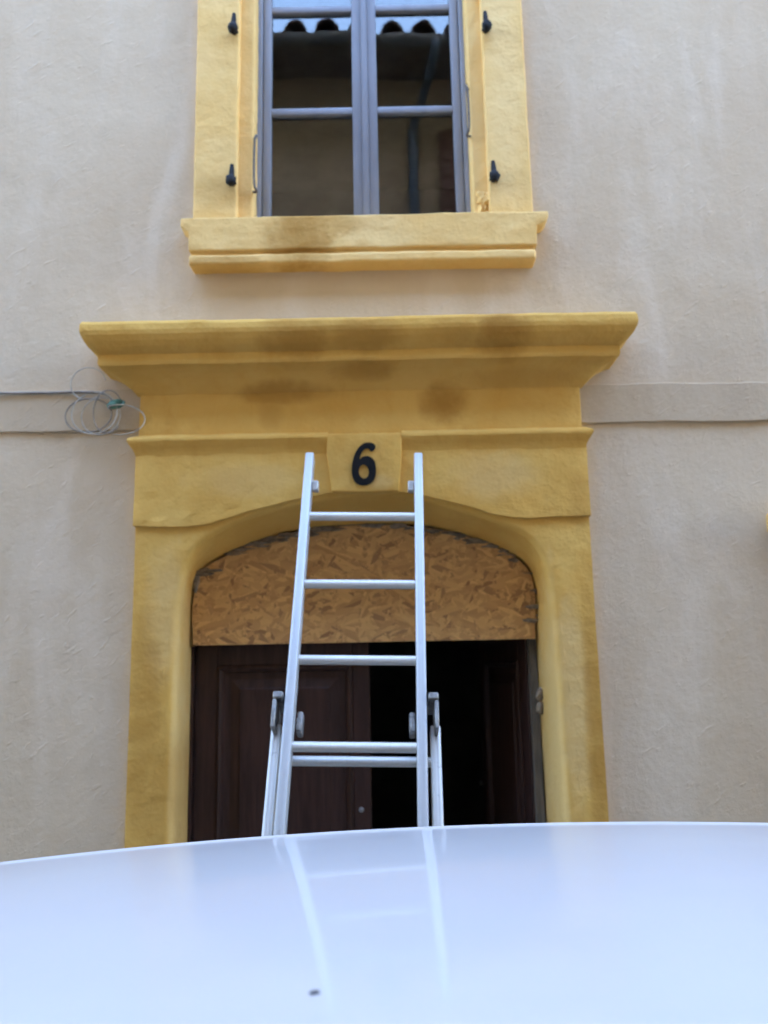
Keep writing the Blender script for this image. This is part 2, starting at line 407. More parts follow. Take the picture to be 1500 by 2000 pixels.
# string course: a flat band, a little proud, with a dragged lower edge
for x0, x1, zt, zb in ((-16, -0.915, 2.803, 2.640), (0.745, 16, 2.785, 2.632)):
    bm = B(); box(bm, x0, x1, -0.013, 0.03, zb, zt, 0.003, 1)
    fine = [e for e in bm.edges if e.calc_length() > 1]
    bmesh.ops.subdivide_edges(bm, edges=fine, cuts=420); bmesh.ops.triangulate(bm, faces=bm.faces[:])
    for v in bm.verts:
        v.co.z += 0.006 * noise.noise(Vector((v.co.x * 3.1, 0, v.co.z))) + 0.0035 * noise.noise(Vector((v.co.x * 17, 2, v.co.z * 3)))
        if v.co.y < 0: v.co.y += 0.004 * noise.noise(Vector((v.co.x * 6, 7, v.co.z * 6)))
    obj('string_course', bm, M['band'], house)

# --- doorway: jambs and arch band, splayed and rounded into the reveal
FR = [(-0.757, 0.0), (-0.757, 0.9), (-0.757, 1.849), (-0.755, 1.941), (-0.748, 2.015), (-0.735, 2.08), (-0.716, 2.14), (-0.685, 2.186), (-0.615, 2.236), (-0.519, 2.281), (-0.307, 2.336), (-0.094, 2.366), (0.096, 2.356), (0.29, 2.297), (0.388, 2.262), (0.476, 2.226), (0.524, 2.196), (0.562, 2.148), (0.582, 2.089), (0.592, 2.025), (0.600, 1.914), (0.604, 1.732), (0.612, 0.9), (0.612, 0.0)]
BK = [(-0.763, 0.0), (-0.763, 0.9), (-0.763, 1.855), (-0.763, 1.953), (-0.759, 2.03), (-0.750, 2.085), (-0.731, 2.128), (-0.662, 2.174), (-0.58, 2.212), (-0.498, 2.241), (-0.334, 2.281), (-0.061, 2.298), (0.154, 2.287), (0.294, 2.255), (0.411, 2.215), (0.515, 2.162), (0.566, 2.113), (0.584, 2.065), (0.592, 1.995), (0.590, 1.881), (0.588, 1.832), (0.592, 0.9), (0.592, 0.0)]
def curve2(P, n): return resample(smooth_path([(p[0], 0, p[1]) for p in P], 8), n)
NC = 150
fr = curve2(FR, NC); bk = curve2(BK, NC)
def offs(P, d):
    out = []
    for i, p in enumerate(P):
        t = (P[min(i + 1, len(P) - 1)] - P[max(i - 1, 0)]).normalized()
        nrm = Vector((-t.z, 0, t.x))                      # outward (up over the arch)
        out.append(p + nrm * d)
    return out
RJ = 0.026
o1 = offs(fr, RJ)
bm = B()
yf = -0.028
rings = []
for k in range(6):                                        # quarter round from face to reveal
    a = math.pi / 2 * k / 5
    ring = offs(fr, RJ * (1 - math.sin(a))); yy = yf + RJ * 1.2 * (1 - math.cos(a))
    rings.append([Vector((p.x, yy, p.z)) for p in ring])
for t in (0.35, 0.7, 1.0):
    rings.append([Vector((fr[i].x * (1 - t) + bk[i].x * t, (yf + RJ * 1.2) * (1 - t) + 0.175 * t, fr[i].z * (1 - t) + bk[i].z * t)) for i in range(NC)])
rings.append([Vector((bk[i].x, 0.26, bk[i].z + (0.004 if bk[i].z > 2.0 else 0))) for i in range(NC)])
rv = [[bm.verts.new(p) for p in r_] for r_ in rings]
for a, b in zip(rv, rv[1:]):
    for i in range(NC - 1): bm.faces.new((a[i], a[i + 1], b[i + 1], b[i]))
bmesh.ops.remove_doubles(bm, verts=bm.verts[:], dist=1e-5)
face = [(p.x, p.z) for p in rings[0]]
XL, XR, ZT = -0.919, 0.757, 2.50
pf = [(XL, 0.0), *face, (XR, 0.0), (XR, ZT), (XL, ZT)]
tri = tessellate_polygon([[Vector((p[0], p[1], 0)) for p in pf]])
t = bmesh.new(); vv = [t.verts.new((p[0], yf, p[1])) for p in pf]
for q in tri:
    try: t.faces.new([vv[i] for i in q])
    except ValueError: pass
join(bm, t)
for x in (XL, XR):                                        # outer returns to the wall
    q = [bm.verts.new(p) for p in ((x, yf, 0), (x, yf, ZT), (x, 0.02, ZT), (x, 0.02, 0))]; bm.faces.new(q)
rough(bm, 0.055, 0.0016, 7)
bmesh.ops.remove_doubles(bm, verts=bm.verts[:], dist=4e-4)
obj('door_surround', bm, M['ochre'], house, 45)

# --- lintel block over the arch, its lower edge follows the wavy arch line
AL = [(-0.925, 2.268), (-0.80, 2.262), (-0.72, 2.263), (-0.66, 2.268), (-0.604, 2.281), (-0.54, 2.303), (-0.472, 2.322), (-0.34, 2.352), (-0.207, 2.376), (-0.06, 2.384), (0.068, 2.375), (0.18, 2.352), (0.284, 2.325), (0.35, 2.304), (0.396, 2.288), (0.471, 2.271), (0.56, 2.268), (0.66, 2.272), (0.762, 2.274)]
al = smooth_path([(p[0], 0, p[1]) for p in AL], 4)
bm = B()
prism(bm, [(p.x, p.z + 0.003 * noise.noise(p * 14)) for p in al] + [(0.762, 2.56), (-0.925, 2.56)], -0.041, 0.01, bev=0.004)
rough(bm, 0.06, 0.0018, 7); obj('lintel', bm, M['ochre'], house, 40)
# frieze
bm = B(); box(bm, -0.918, 0.752, -0.034, 0.02, 2.555, 2.84, 0.004, 2); rough(bm, 0.07, 0.002, 6); obj('frieze', bm, M['ochre'], house, 40)
# ledge moulding, broken by the keystone; keystone with the number
def moulding(bm, prof, xl, xr, ret=(True, True)):
    """prof: (out, z) list; xl/xr: functions of out"""
    rows = []
    for o_, z in prof:
        rows.append([bm.verts.new((xl(o_), 0.01, z)), bm.verts.new((xl(o_), -o_, z)), bm.verts.new((xr(o_), -o_, z)), bm.verts.new((xr(o_), 0.01, z))])
    for a, b in zip(rows, rows[1:]):
        for i in range(3): bm.faces.new((a[i], a[i + 1], b[i + 1], b[i]))
    bm.faces.new(rows[0]); bm.faces.new(rows[-1])
LP = [(0.036, 2.612), (0.058, 2.600), (0.066, 2.594), (0.068, 2.584), (0.060, 2.570), (0.050, 2.556), (0.045, 2.545), (0.040, 2.528)]
for a, b in ((lambda o_: -0.925 - max(0, o_ - 0.04), lambda o_: -0.204), (lambda o_: 0.071, lambda o_: 0.757 + max(0, o_ - 0.04))):
    bm = B(); moulding(bm, LP, a, b); rough(bm, 0.05, 0.0022, 8); obj('ledge_moulding', bm, M['ochre'], house, 50)
bm = B(); prism(bm, [(-0.206, 2.598), (0.072, 2.598), (0.070, 2.52), (0.058, 2.374), (-0.19, 2.376), (-0.207, 2.52)], -0.066, 0.0, bev=0.007)
rough(bm, 0.045, 0.0022, 8); key = obj('keystone', bm, M['ochre'], house, 40); key.name = 'keystone'
# the figure 6
OUT = [(758, 128), (735, 108), (700, 101), (660, 110), (622, 143), (590, 200), (570, 270), (562, 330), (568, 390), (588, 435), (620, 460), (660, 467), (705, 456), (738, 425), (755, 380), (758, 320), (748, 265), (722, 230), (685, 217), (650, 226), (630, 243), (637, 205), (655, 172), (680, 152), (702, 152), (711, 165), (722, 177), (742, 169), (757, 150)]
def gl(p): return (-0.1165 + (p[0] - 562) * 0.000459, 2.5585 - (p[1] - 101) * 0.000442)
outp = [gl((p.x, p.z)) for p in smooth_path([(p[0], 0, p[1]) for p in OUT + OUT[:1]], 3)[:-1]]
inn = [gl((660 + 40 * math.cos(a) + 3 * math.sin(a), 350 + 60 * math.sin(a))) for a in [2 * math.pi * k / 24 for k in range(24)]]
bm = B(); prism(bm, outp, -0.0725, -0.060, holes=[inn]); num = obj('house_number', bm, M['number'], key); num['label'] = 'black figure 6'

# --- cornice over the door
CP = [(0.03, 3.018), (0.10, 3.012), (0.18, 3.006), (0.196, 3.000), (0.202, 2.988), (0.203, 2.965), (0.200, 2.950), (0.190, 2.930), (0.176, 2.912), (0.162, 2.900), (0.152, 2.893), (0.148, 2.891), (0.149, 2.862), (0.146, 2.851), (0.136, 2.848), (0.120, 2.843), (0.098, 2.832), (0.078, 2.817), (0.060, 2.800), (0.047, 2.785), (0.036, 2.772)]
bm = B(); moulding(bm, CP, lambda o_: -0.925 - max(0, o_ - 0.03), lambda o_: 0.757 + max(0, o_ - 0.03) * 1.06)
rough(bm, 0.05, 0.0032, 6); obj('cornice', bm, M['ochre'], house, 60)

# --- window over the door
bm = B()
for x0, x1 in ((-0.735, -0.562), (0.444, 0.615)): box(bm, x0, x1, -0.030, 0.10, 3.40, 5.75, 0.006, 2)
box(bm, -0.735, 0.615, -0.031, 0.10, 5.56, 5.76, 0.006, 2)
rough(bm, 0.06, 0.0022, 7)
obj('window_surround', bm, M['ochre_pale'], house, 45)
bm = B()                                                  # shutter rebate, set back from the face
for x0, x1 in ((-0.575, -0.502), (0.384, 0.455)): box(bm, x0, x1, 0.012, 0.20, 3.40, 5.58, 0.008, 2)
box(bm, -0.5, 0.38, 0.012, 0.20, 5.50, 5.58)
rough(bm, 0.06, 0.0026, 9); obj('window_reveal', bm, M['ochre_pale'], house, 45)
bm = B()
SP = [(-0.772, 3.478), (0.664, 3.478), (0.664, 3.452), (0.645, 3.428), (0.617, 3.418), (0.614, 3.338), (-0.738, 3.338), (-0.741, 3.418), (-0.756, 3.43), (-0.772, 3.445)]
prism(bm, SP, -0.074, 0.10, bev=0.005)
box(bm, -0.731, 0.606, -0.058, 0.02, 3.30, 3.345, 0.003, 1)
box(bm, -0.734, 0.608, -0.080, 0.02, 3.277, 3.318, 0.010, 3)
t = bmesh.new(); q = [(-0.50, 3.476), (0.38, 3.476), (0.38, 3.505), (-0.5, 3.505)]
prism(t, q, 0.02, 0.12); join(bm, t)
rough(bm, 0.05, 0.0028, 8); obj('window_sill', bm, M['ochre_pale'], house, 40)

def pintle(x, z, s):
    bm = B()
    tube(bm, [(x, 0.0, z - 0.008), (x, -0.045, z - 0.010), (x, -0.058, z - 0.012)], [0.011, 0.010, 0.009], 10)
    ball(bm, (x - 0.001 * s, -0.062, z - 0.010), 0.022, 0.019, 0.026, 2, 0.25)
    tube(bm, [(x, -0.060, z - 0.01), (x + 0.002 * s, -0.060, z + 0.030), (x + 0.003 * s, -0.060, z + 0.056)], [0.012, 0.0105, 0.0075], 10)
    tube(bm, [(x - 0.016, -0.034, z - 0.006), (x + 0.016, -0.034, z - 0.008)], 0.005, 8)
    return bm
for x, z, s in ((-0.580, 4.340, 1), (-0.579, 3.655, 1), (0.459, 4.326, -1), (0.463, 3.648, -1)):
    obj('shutter_hinge_pin', pintle(x, z, s), M['iron'], house, 45)
bm = B()
for k in range(16): ball(bm, (random.uniform(0.41, 0.45), random.uniform(0.006, 0.014), random.uniform(3.48, 3.60)), random.uniform(.012, .024), random.uniform(.008, .014), random.uniform(.015, .035), 3, 0.9)
for k in range(10): ball(bm, (random.uniform(-0.57, -0.51), random.uniform(0.004, 0.014), random.uniform(3.475, 3.52)), random.uniform(.006, .02), random.uniform(.006, .010), random.uniform(.006, .016), 2, 1.0)
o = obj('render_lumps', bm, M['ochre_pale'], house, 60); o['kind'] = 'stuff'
for x, z0, z1, s in ((-0.500, 3.631, 3.88, 1), (0.381, 3.862, 4.092, -1)):
    bm = B(); tube(bm, smooth_path([(x - .004 * s, 0.02, z0 + .01), (x + .012 * s, 0.002, z0), (x + 0.004 * s, -0.006, z0 + .03), (x + .002 * s, -0.004, (z0 + z1) / 2), (x + .004 * s, -0.006, z1 - .03), (x + .010 * s, 0.0, z1), (x - .004 * s, 0.02, z1 - .01)], 5), 0.0052, 8)
    obj('stay_rod', bm, M['rusty'], house, 60)

def make_window(x0, xc0, xc1, x1, zb, zt, y, bars, parent, tilt):
    """two sashes with glazing bars; fixed frame is the mesh of the window itself"""
    bm = B()
    box(bm, x0, x0 + 0.022, y, y + 0.07, zb - 0.08, zt, 0.004, 1); box(bm, x1 - 0.022, x1, y, y + 0.07, zb - 0.08, zt, 0.004, 1)
    box(bm, x0 + 0.022, x1 - 0.022, y + 0.002, y + 0.07, zt - 0.03, zt, 0.003, 1); box(bm, x0 + 0.022, x1 - 0.022, y + 0.002, y + 0.07, zb - 0.08, zb - 0.04, 0.003, 1)
    win = obj('window', bm, M['frame'], parent, 40)
    for k, (a, b) in enumerate(((x0 + 0.024, xc0), (xc1, x1 - 0.024))):
        bm = B(); yy = y + 0.006; st = 0.036
        la, lb = (st, 0.052) if k == 0 else (0.052, st)
        box(bm, a, a + la, yy, yy + 0.045, zb - 0.038, zt - 0.032, 0.006, 2); box(bm, b - lb, b, yy, yy + 0.045, zb - 0.038, zt - 0.032, 0.006, 2)
        box(bm, a + la - 0.002, b - lb + 0.002, yy + 0.002, yy + 0.043, zt - 0.072, zt - 0.033, 0.005, 1)
        box(bm, a + la - 0.002, b - lb + 0.002, yy + 0.002, yy + 0.043, zb - 0.037, zb, 0.005, 1)
        for zz in bars: box(bm, a + la - 0.002, b - lb + 0.002, yy + 0.003, yy + 0.040, zz - 0.017, zz + 0.017, 0.007, 2)
        obj('sash', bm, M['frame'], win, 40)
        lv = [zb] + list(bars) + [zt - 0.07]
        for i in range(len(lv) - 1):
            bm = B(); box(bm, a + la - 0.006, b - lb + 0.006, -0.002, 0.002, -(lv[i + 1] - lv[i]) / 2, (lv[i + 1] - lv[i]) / 2)
            p = obj('pane', bm, M['pane'], win)
            p.location = (0, yy + 0.024, (lv[i] + lv[i + 1]) / 2); p.rotation_euler = (R(tilt[k] + random.uniform(-.03, .03)), 0, 0)
    bm = B(); box(bm, xc0 - 0.012, xc1 + 0.012, y - 0.006, y + 0.004, zb - 0.03, zt - 0.035, 0.005, 2); obj('cover_strip', bm, M['frame'], win, 40)
    return win
win = make_window(-0.505, -0.0485, -0.0465, 0.386, 3.560, 5.50, 0.10, (4.066, 4.562, 5.03), house, (0.0, -0.13))

# hood and window of the ground-floor opening at the right, whose tip just enters the picture
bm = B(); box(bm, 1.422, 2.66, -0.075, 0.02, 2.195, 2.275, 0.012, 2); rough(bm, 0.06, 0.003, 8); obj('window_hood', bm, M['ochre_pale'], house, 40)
bm = B()
for x0, x1 in ((1.50, 1.64), (2.40, 2.54)): box(bm, x0, x1, -0.03, 0.12, 1.0, 2.20, 0.006, 2)
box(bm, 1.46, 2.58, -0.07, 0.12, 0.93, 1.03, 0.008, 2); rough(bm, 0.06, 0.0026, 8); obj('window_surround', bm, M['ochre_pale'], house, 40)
make_window(1.64, 2.018, 2.02, 2.40, 1.10, 2.19, 0.10, (1.62,), house, (0.0, 0.05))

# --- doorway filling: strand board above, door leaves below
top = [p for p in bk if p.z > 1.87]
bm = B(); pts = [(p.x * 0.988 - 0.001, p.z - 0.006 - 0.009 * noise.noise(Vector((p.x * 9, 1, p.z * 9)))) for p in top]
pts[0] = (-0.752, 1.9); pts[-1] = (0.577, 1.9)
prism(bm, [(-0.748, 1.834)] + pts + [(0.577, 1.834)], 0.196, 0.214); brd = obj('strand_board', bm, M['osb'], house); brd['label'] = 'orange-brown strand board filling the arch above the door'
bm = B()                                                  # scraps of old mortar left along the soffit and jamb
for i in range(46):
    k = random.randrange(56, 98); p = bk[k]
    ball(bm, (p.x + random.uniform(-.02, .02), 0.195 + random.uniform(-.012, .006), p.z - random.uniform(0.0, 0.026)), random.uniform(.02, .055), random.uniform(.004, .008), random.uniform(.004, .011), 2, 1.1)
for i in range(9): ball(bm, (-0.748 + random.uniform(-.008, .012), 0.19, random.uniform(2.02, 2.13)), .012, .008, random.uniform(.012, .03), 1, 0.7)
o = obj('mortar_scraps', bm, M['mortar'], house, 60); o['kind'] = 'stuff'
bm = B(); ball(bm, (0.583, 0.185, 1.625), .018, .02, .022, 2, .6); ball(bm, (0.582, 0.185, 1.575), .02, .02, .026, 2, .6); obj('mortar_lump', bm, M['mortar'], house, 60)
bm = B()                                                  # door frame in the masonry
box(bm, 0.555, 0.585, 0.235, 0.40, 0.10, 1.95); box(bm, -0.752, 0.555, 0.24, 0.40, 1.845, 2.42)
obj('door_frame', bm, M['rebate'], house)
bm = B(); box(bm, -0.80, -0.753, 0.232, 0.40, 0.10, 1.83); obj('door_frame', bm, M['door'], house)
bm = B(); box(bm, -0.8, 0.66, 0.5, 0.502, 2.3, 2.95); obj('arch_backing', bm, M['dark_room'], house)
bm = B(); box(bm, -0.80, 0.66, 0.02, 0.5, 0.0, 0.105, 0.006, 1); obj('threshold', bm, M['pave'], house)
def door_leaf(x0, x1, z0, z1, name='door_leaf'):
    """panelled leaf built round its hinge edge at x=0"""
    wd = x1 - x0; bm = B(); sl, sr, rt = 0.085, 0.068, 0.085
    def fr_(a, b, c, d): box(bm, a, b, 0, 0.045, c, d, 0.003, 1)
    fr_(0, sl, z0, z1); fr_(wd - sr, wd, z0, z1); fr_(sl + .0005, wd - sr - .0005, z1 - rt, z1); fr_(sl + .0005, wd - sr - .0005, z0, z0 + 0.2); fr_(sl + .0005, wd - sr - .0005, 0.82, 0.96)
    return bm, [(sl, wd - sr, 0.96, z1 - rt), (sl, wd - sr, z0 + 0.2, 0.82)]
def panel_mesh(a, b, c, d):
    bm = B()
    lev = [(0.000, -0.004), (0.010, -0.010), (0.020, -0.003), (0.028, 0.012), (0.052, 0.014), (0.085, 0.004), (0.092, -0.002), (0.105, -0.002)]
    rows = []
    for ins, y in lev: rows.append([bm.verts.new(p) for p in ((a + ins, y, c + ins), (b - ins, y, c + ins), (b - ins, y, d - ins), (a + ins, y, d - ins))])
    for p, q in zip(rows, rows[1:]):
        for i in range(4): bm.faces.new((p[i], p[(i + 1) % 4], q[(i + 1) % 4], q[i]))
    bm.faces.new(rows[-1])
    back = [bm.verts.new(p) for p in ((a, 0.04, c), (b, 0.04, c), (b, 0.04, d), (a, 0.04, d))]; bm.faces.new(back)
    for i in range(4): bm.faces.new((rows[0][i], rows[0][(i + 1) % 4], back[(i + 1) % 4], back[i]))
    return bm
for loc, rot, x0, x1, flip in (((-0.751, 0.262, 0), 0, -0.751, -0.069, 1), ((0.548, 0.275, 0), R(79), -0.07, 0.55, -1)):
    bm, pan = door_leaf(x0, x1, 0.112, 1.838)
    if flip < 0:
        for v in bm.verts: v.co.x *= -1
    lf = obj('door_leaf', bm, M['door'], house, 30); lf.location = loc; lf.rotation_euler = (0, 0, -rot)
    for q in pan:
        bm = panel_mesh(*q)
        if flip < 0:
            for v in bm.verts: v.co.x *= -1
        obj('panel', bm, M['door'], lf)
    bm = B(); tube(bm, [(flip * 0.643, -0.001, 1.206), (flip * 0.643, -0.009, 1.206)], 0.010, 12); ball(bm, (flip * 0.643, -0.010, 1.206), 0.007, 0.004, 0.007, 1)
    obj('lock_cylinder', bm, M['steel'], lf, 40)

# ------------------------------------------------------------------ aluminium ladder leaning on the keystone band
ax = Vector((0.0375, 0.519, 1.166)).normalized(); topc = Vector((-0.0685, -0.100, 2.495))
LEN = (topc.z - 0.0) / ax.z
foot = topc - ax * LEN
xa = Vector((1, 0, 0)); xa = (xa - ax * xa.dot(ax)).normalized(); ya = ax.cross(xa).normalized()
ladder = thing('ladder', 'aluminium extension ladder leaning against the ochre arch below the number 6', 'ladder', foot)
ladder.rotation_euler = Matrix((xa, ya, ax)).transposed().to_euler()
def rail(x, y, z0, z1, wx=0.0150, dy=0.030, slant=0.010):
    bm = B()
    prof = [(-wx, -dy), (wx, -dy), (wx, dy), (-wx, dy)]
    box(bm, x - wx, x + wx, y - dy, y + dy, z0, z1, 0.0045, 2)
    for sx in (-0.35, 0.35): box(bm, x + sx * wx - 0.0022, x + sx * wx + 0.0022, y - dy - 0.0016, y - dy + 0.003, z0 + 0.01, z1 - 0.01)
    return bm
HW = 0.1975
for s in (-1, 1): obj('rail', rail(s * HW, 0, 0.30, LEN), M['alu'], ladder, 40)
TOPS = [0.262, 0.5315, 0.802, 1.077]; rz = [LEN - t for t in TOPS] + [LEN - 1.077 - 0.2725 * k for k in range(1, 5)]
def rung(z, y, hw):
    bm = B(); pr = [(0.0155 * math.cos(math.pi * k / 8), 0.0150 * math.sin(math.pi * k / 8)) for k in range(16)]
    a = [bm.verts.new((-hw, y + p[0], z + p[1])) for p in pr]; b = [bm.verts.new((hw, y + p[0], z + p[1])) for p in pr]
    bm.faces.new(a); bm.faces.new(b)
    for i in range(16): bm.faces.new((a[i], a[(i + 1) % 16], b[(i + 1) % 16], b[i]))
    return bm
r0 = None
for z in rz:
    if r0 is None: r0 = obj('rung', rung(0, 0, HW - 0.0145), M['alu_rung'], ladder, 40); o = r0
    else: o = r0.copy(); COL.objects.link(o); o.parent = ladder
    o.location = (0, 0, z)
# wider rear section, behind (towards the wall), rails just outside
YB = 0.066; HB = 0.236; ZB = LEN - 1.0
rearx = {-1: (-HB - 0.004, -HB - 0.004), 1: (HB + 0.004, HB + 0.018)}
for s in (-1, 1):
    bm = rail(0, 0, 0.02, ZB + 0.005)
    for v in bm.verts:
        t_ = v.co.z / ZB; v.co.x += rearx[s][1] + (rearx[s][0] - rearx[s][1]) * t_; v.co.y += YB
    obj('outer_rail', bm, M['alu_rung'], ladder, 40)
    bm = B(); box(bm, s * HB - 0.022 + 0.006 * s, s * HB + 0.022 + 0.006 * s, YB - 0.036, YB + 0.036, 0.0, 0.05, 0.006, 2); obj('rubber_foot', bm, M['rubber'], ladder, 40)
q0 = None
for k in range(6):
    z = LEN - 1.098 - 0.2725 * k
    if z < 0.1: break
    if q0 is None: q0 = obj('outer_rung', rung(0, YB, HB - 0.012), M['alu_rung'], ladder, 40); o = q0
    else: o = q0.copy(); COL.objects.link(o); o.parent = ladder
    o.location = (0.002, 0, z)
for s in (-1, 1):
    bm = B()                                              # guide cap on the rear rail that clasps the sliding rail
    xo = s * (HB + 0.012); xi = s * (HW - 0.036)
    a, b = sorted((xo, s * (HW + 0.020)))
    box(bm, a, b, -0.040, YB + 0.030, ZB + 0.058, ZB + 0.080, 0.004, 1)           # cap over the outer rail
    a, b = sorted((xo, xo - s * 0.012)); box(bm, a, b, -0.036, YB + 0.034, ZB - 0.030, ZB + 0.0570, 0.003, 1)
    obj('guide_bracket', bm, M['steel'], ladder, 40)
    bm = B()
    a, b = sorted((xi, s * (HW - 0.018))); box(bm, a, b, YB - 0.028, YB + 0.018, ZB - 0.022, ZB + 0.046, 0.004, 1)
    a, b = sorted((xi + s * .004, xi + s * 0.018)); box(bm, a, b, YB - 0.040, YB - 0.0285, ZB - 0.018, ZB + 0.024, 0.003, 1)
    obj('guide_hook', bm, M['steel'], ladder, 40)
    bm = B()                                              # small stop lugs near the top, pointing inwards
    a, b = sorted((s * (HW - 0.017), s * (HW - 0.038)))
    mt = Matrix.Translation((0, 0, LEN - 0.135)) @ Matrix.Rotation(R(20), 4, 'X')
    box(bm, a, b, -0.022, 0.016, -0.018, 0.018, 0.003, 1, mt); obj('stop_lug', bm, M['alu'], ladder, 40)

# ------------------------------------------------------------------ coiled cable hanging beside the cornice
cable = thing('coiled_cable', 'coil of thin pale cable tied in green hanging left of the doorway', 'cable', (-1.06, 0, 2.62))
def loc_(p): return (p[0] + 1.06, p[1], p[2] - 2.62)
def loop(cx, cz, rx, rz_, y, n, a0=0, turns=1.0, dr=0.0):
    out = []
    for i in range(n + 1):
        a = a0 + 2 * math.pi * turns * i / n; k = 1 + dr * i / n
        out.append((cx + rx * k * math.cos(a), y - 0.006 * math.sin(a * 1.3) - 0.004 * i / n, cz + rz_ * k * math.sin(a)))
    return out
bm = B()
P = loop(-1.110, 2.695, 0.090, 0.066, -0.032, 40, 0.6, 1.0)
tube(bm, [loc_(p) for p in P], 0.0030, 7); obj('cable_loop', bm, M['wire_dark'], cable, 60)
for (cx, cz, rx, rz_, y, a0, tn, mt) in ((-1.062, 2.690, 0.072, 0.070, -0.040, 1.2, 1.05, 'wire'), (-1.085, 2.700, 0.085, 0.078, -0.046, 2.0, 0.9, 'wire'), (-1.115, 2.822, 0.066, 0.060, -0.034, 0.2, 0.8, 'wire'), (-0.985, 2.668, 0.092, 0.054, -0.055, -1.9, 0.62, 'wire'), (-1.03, 2.705, 0.055, 0.080, -0.05, 0.5, 0.8, 'wire_dark')):
    bm = B(); tube(bm, [loc_(p) for p in loop(cx, cz, rx, rz_, y, 40, a0, tn, 0.08)], 0.0025, 7); obj('cable_loop', bm, M[mt], cable, 60)
bm = B(); run = [(-3.4, -0.022, 2.812)]
for i in range(40): run.append((-3.4 + 2.32 * (i + 1) / 41, -0.021 + 0.002 * noise.noise(Vector((i, 0, 1))), 2.808 - 0.0004 * i + 0.004 * noise.noise(Vector((i * 0.35, 4, 0)))))
run += [(-1.07, -0.03, 2.785), (-1.035, -0.042, 2.77), (-1.02, -0.048, 2.745), (-1.03, -0.048, 2.715)]
tube(bm, [loc_(p) for p in smooth_path(run, 2)], 0.0052, 8); obj('cable_run', bm, M['wire_dark'], cable, 60)
bm = B()
for k in range(3): tube(bm, [loc_(p) for p in loop(-1.005 + 0.003 * k, 2.728 + 0.004 * k, 0.030, 0.010, -0.048, 14, 0.3 * k, 1.0)], 0.0045, 6)
ball(bm, loc_((-1.008, -0.052, 2.729)), 0.022, 0.010, 0.008, 2, 0.5)
obj('cable_tie', bm, M['green'], cable, 60)

# ------------------------------------------------------------------ house across the street (seen in the panes)
opp = thing('house', 'brown plastered house across the street with clay tiled eave, mirrored in the window panes', 'house', (0, -4.3, 0))
def oy(y): return y + 4.3
bm = B(); box(bm, -16, 16, oy(-10.3), oy(-4.3), 0, 7.70); obj('wall', bm, M['opp_plaster'], opp)
bm = B(); box(bm, -16.2, 16.2, oy(-10.6), oy(-3.78), 7.705, 7.745); obj('soffit', bm, M['soffit'], opp)
bm = B()
p = [(oy(-3.80), 7.75), (oy(-7.2), 9.1), (oy(-10.6), 7.75)]
a = [bm.verts.new((-16.2, *q)) for q in p]; b = [bm.verts.new((16.2, *q)) for q in p]
bm.faces.new(a); bm.faces.new(b)
for i in range(3): bm.faces.new((a[i], a[(i + 1) % 3], b[(i + 1) % 3], b[i]))
roof = obj('roof', bm, M['tile'], opp)
def tile_bm(x, y, z, ln=0.5, r=0.118, slope=R(21.7), sg=8):
    t = bmesh.new(); n = sg
    mt = Matrix.Translation((x, y, z)) @ Matrix.Rotation(-slope, 4, 'X')
    rows = []
    for (yy, rr) in ((0, r), (-ln, r * 0.86)):
        rows.append([t.verts.new(mt @ Vector((rr * math.cos(math.pi * k / n), yy, rr * math.sin(math.pi * k / n)))) for k in range(n + 1)] + [t.verts.new(mt @ Vector(((rr - .016) * math.cos(math.pi * (n - k) / n), yy, (rr - .016) * math.sin(math.pi * (n - k) / n)))) for k in range(n + 1)])
    m = len(rows[0])
    for k in range(m): t.faces.new((rows[0][k], rows[0][(k + 1) % m], rows[1][(k + 1) % m], rows[1][k]))
    for rr in rows:
        for k in range(n): t.faces.new((rr[k], rr[k + 1], rr[m - 2 - k], rr[m - 1 - k]))
    return t
tm = None
for i in range(103):
    x = -16.0 + 0.311 * i
    if tm is None:
        o = obj('roof_tile', tile_bm(0, 0, 0), M['tile'], roof, 40); tm = o
    else: o = tm.copy(); COL.objects.link(o); o.parent = roof
    o.location = (x + random.uniform(-.012, .012), oy(-3.70) + random.uniform(-.015, .015), 7.725 + random.uniform(-.006, .008)); o.rotation_euler = (0, 0, random.uniform(-.04, .04))
bm = B(); zs_ = math.tan(R(21.7))
for j in range(1, 9):
    for i in range(103):
        y = -3.70 - 0.40 * j
        join(bm, tile_bm(-16 + 0.311 * i + random.uniform(-.012, .012), oy(y), 7.76 + 0.40 * j * zs_ * 0.99, sg=5))
o = obj('roof_tiles', bm, M['tile'], roof, 40); o['kind'] = 'stuff'
bm = B(); n = 8                                           # half-round gutter
for x0, x1 in ((-16.2, 16.2),):
    rows = [[bm.verts.new((x, oy(-3.72) + rr * math.cos(math.pi + math.pi * k / n), 7.69 + rr * math.sin(math.pi + math.pi * k / n))) for rr, ks in ((0.072, range(n + 1)), (0.066, range(n, -1, -1))) for k in ks] for x in (x0, x1)]
    m = len(rows[0])
    for k in range(m): bm.faces.new((rows[0][k], rows[0][(k + 1) % m], rows[1][(k + 1) % m], rows[1][k]))
obj('gutter', bm, M['zinc'], opp, 40)
bm = B(); tube(bm, smooth_path([(0.58, oy(-3.70), 7.68), (0.575, oy(-3.72), 7.55), (0.50, oy(-3.95), 7.36), (0.40, oy(-4.18), 7.18), (0.37, oy(-4.24), 7.0), (0.36, oy(-4.24), 6.4), (0.35, oy(-4.24), 0.05)], 6), 0.045, 12)
obj('downpipe', bm, M['pipe_blue'], opp, 60)
bm = B(); box(bm, 0.63, 1.02, 0.02, 0.06, 5.5, 7.08, 0.004, 1)
for k in range(9): box(bm, 0.66, 0.99, 0.055, 0.072, 5.56 + k * 0.165, 5.68 + k * 0.165, 0.003, 1)
obj('shutter', bm, M['shutter'], opp)
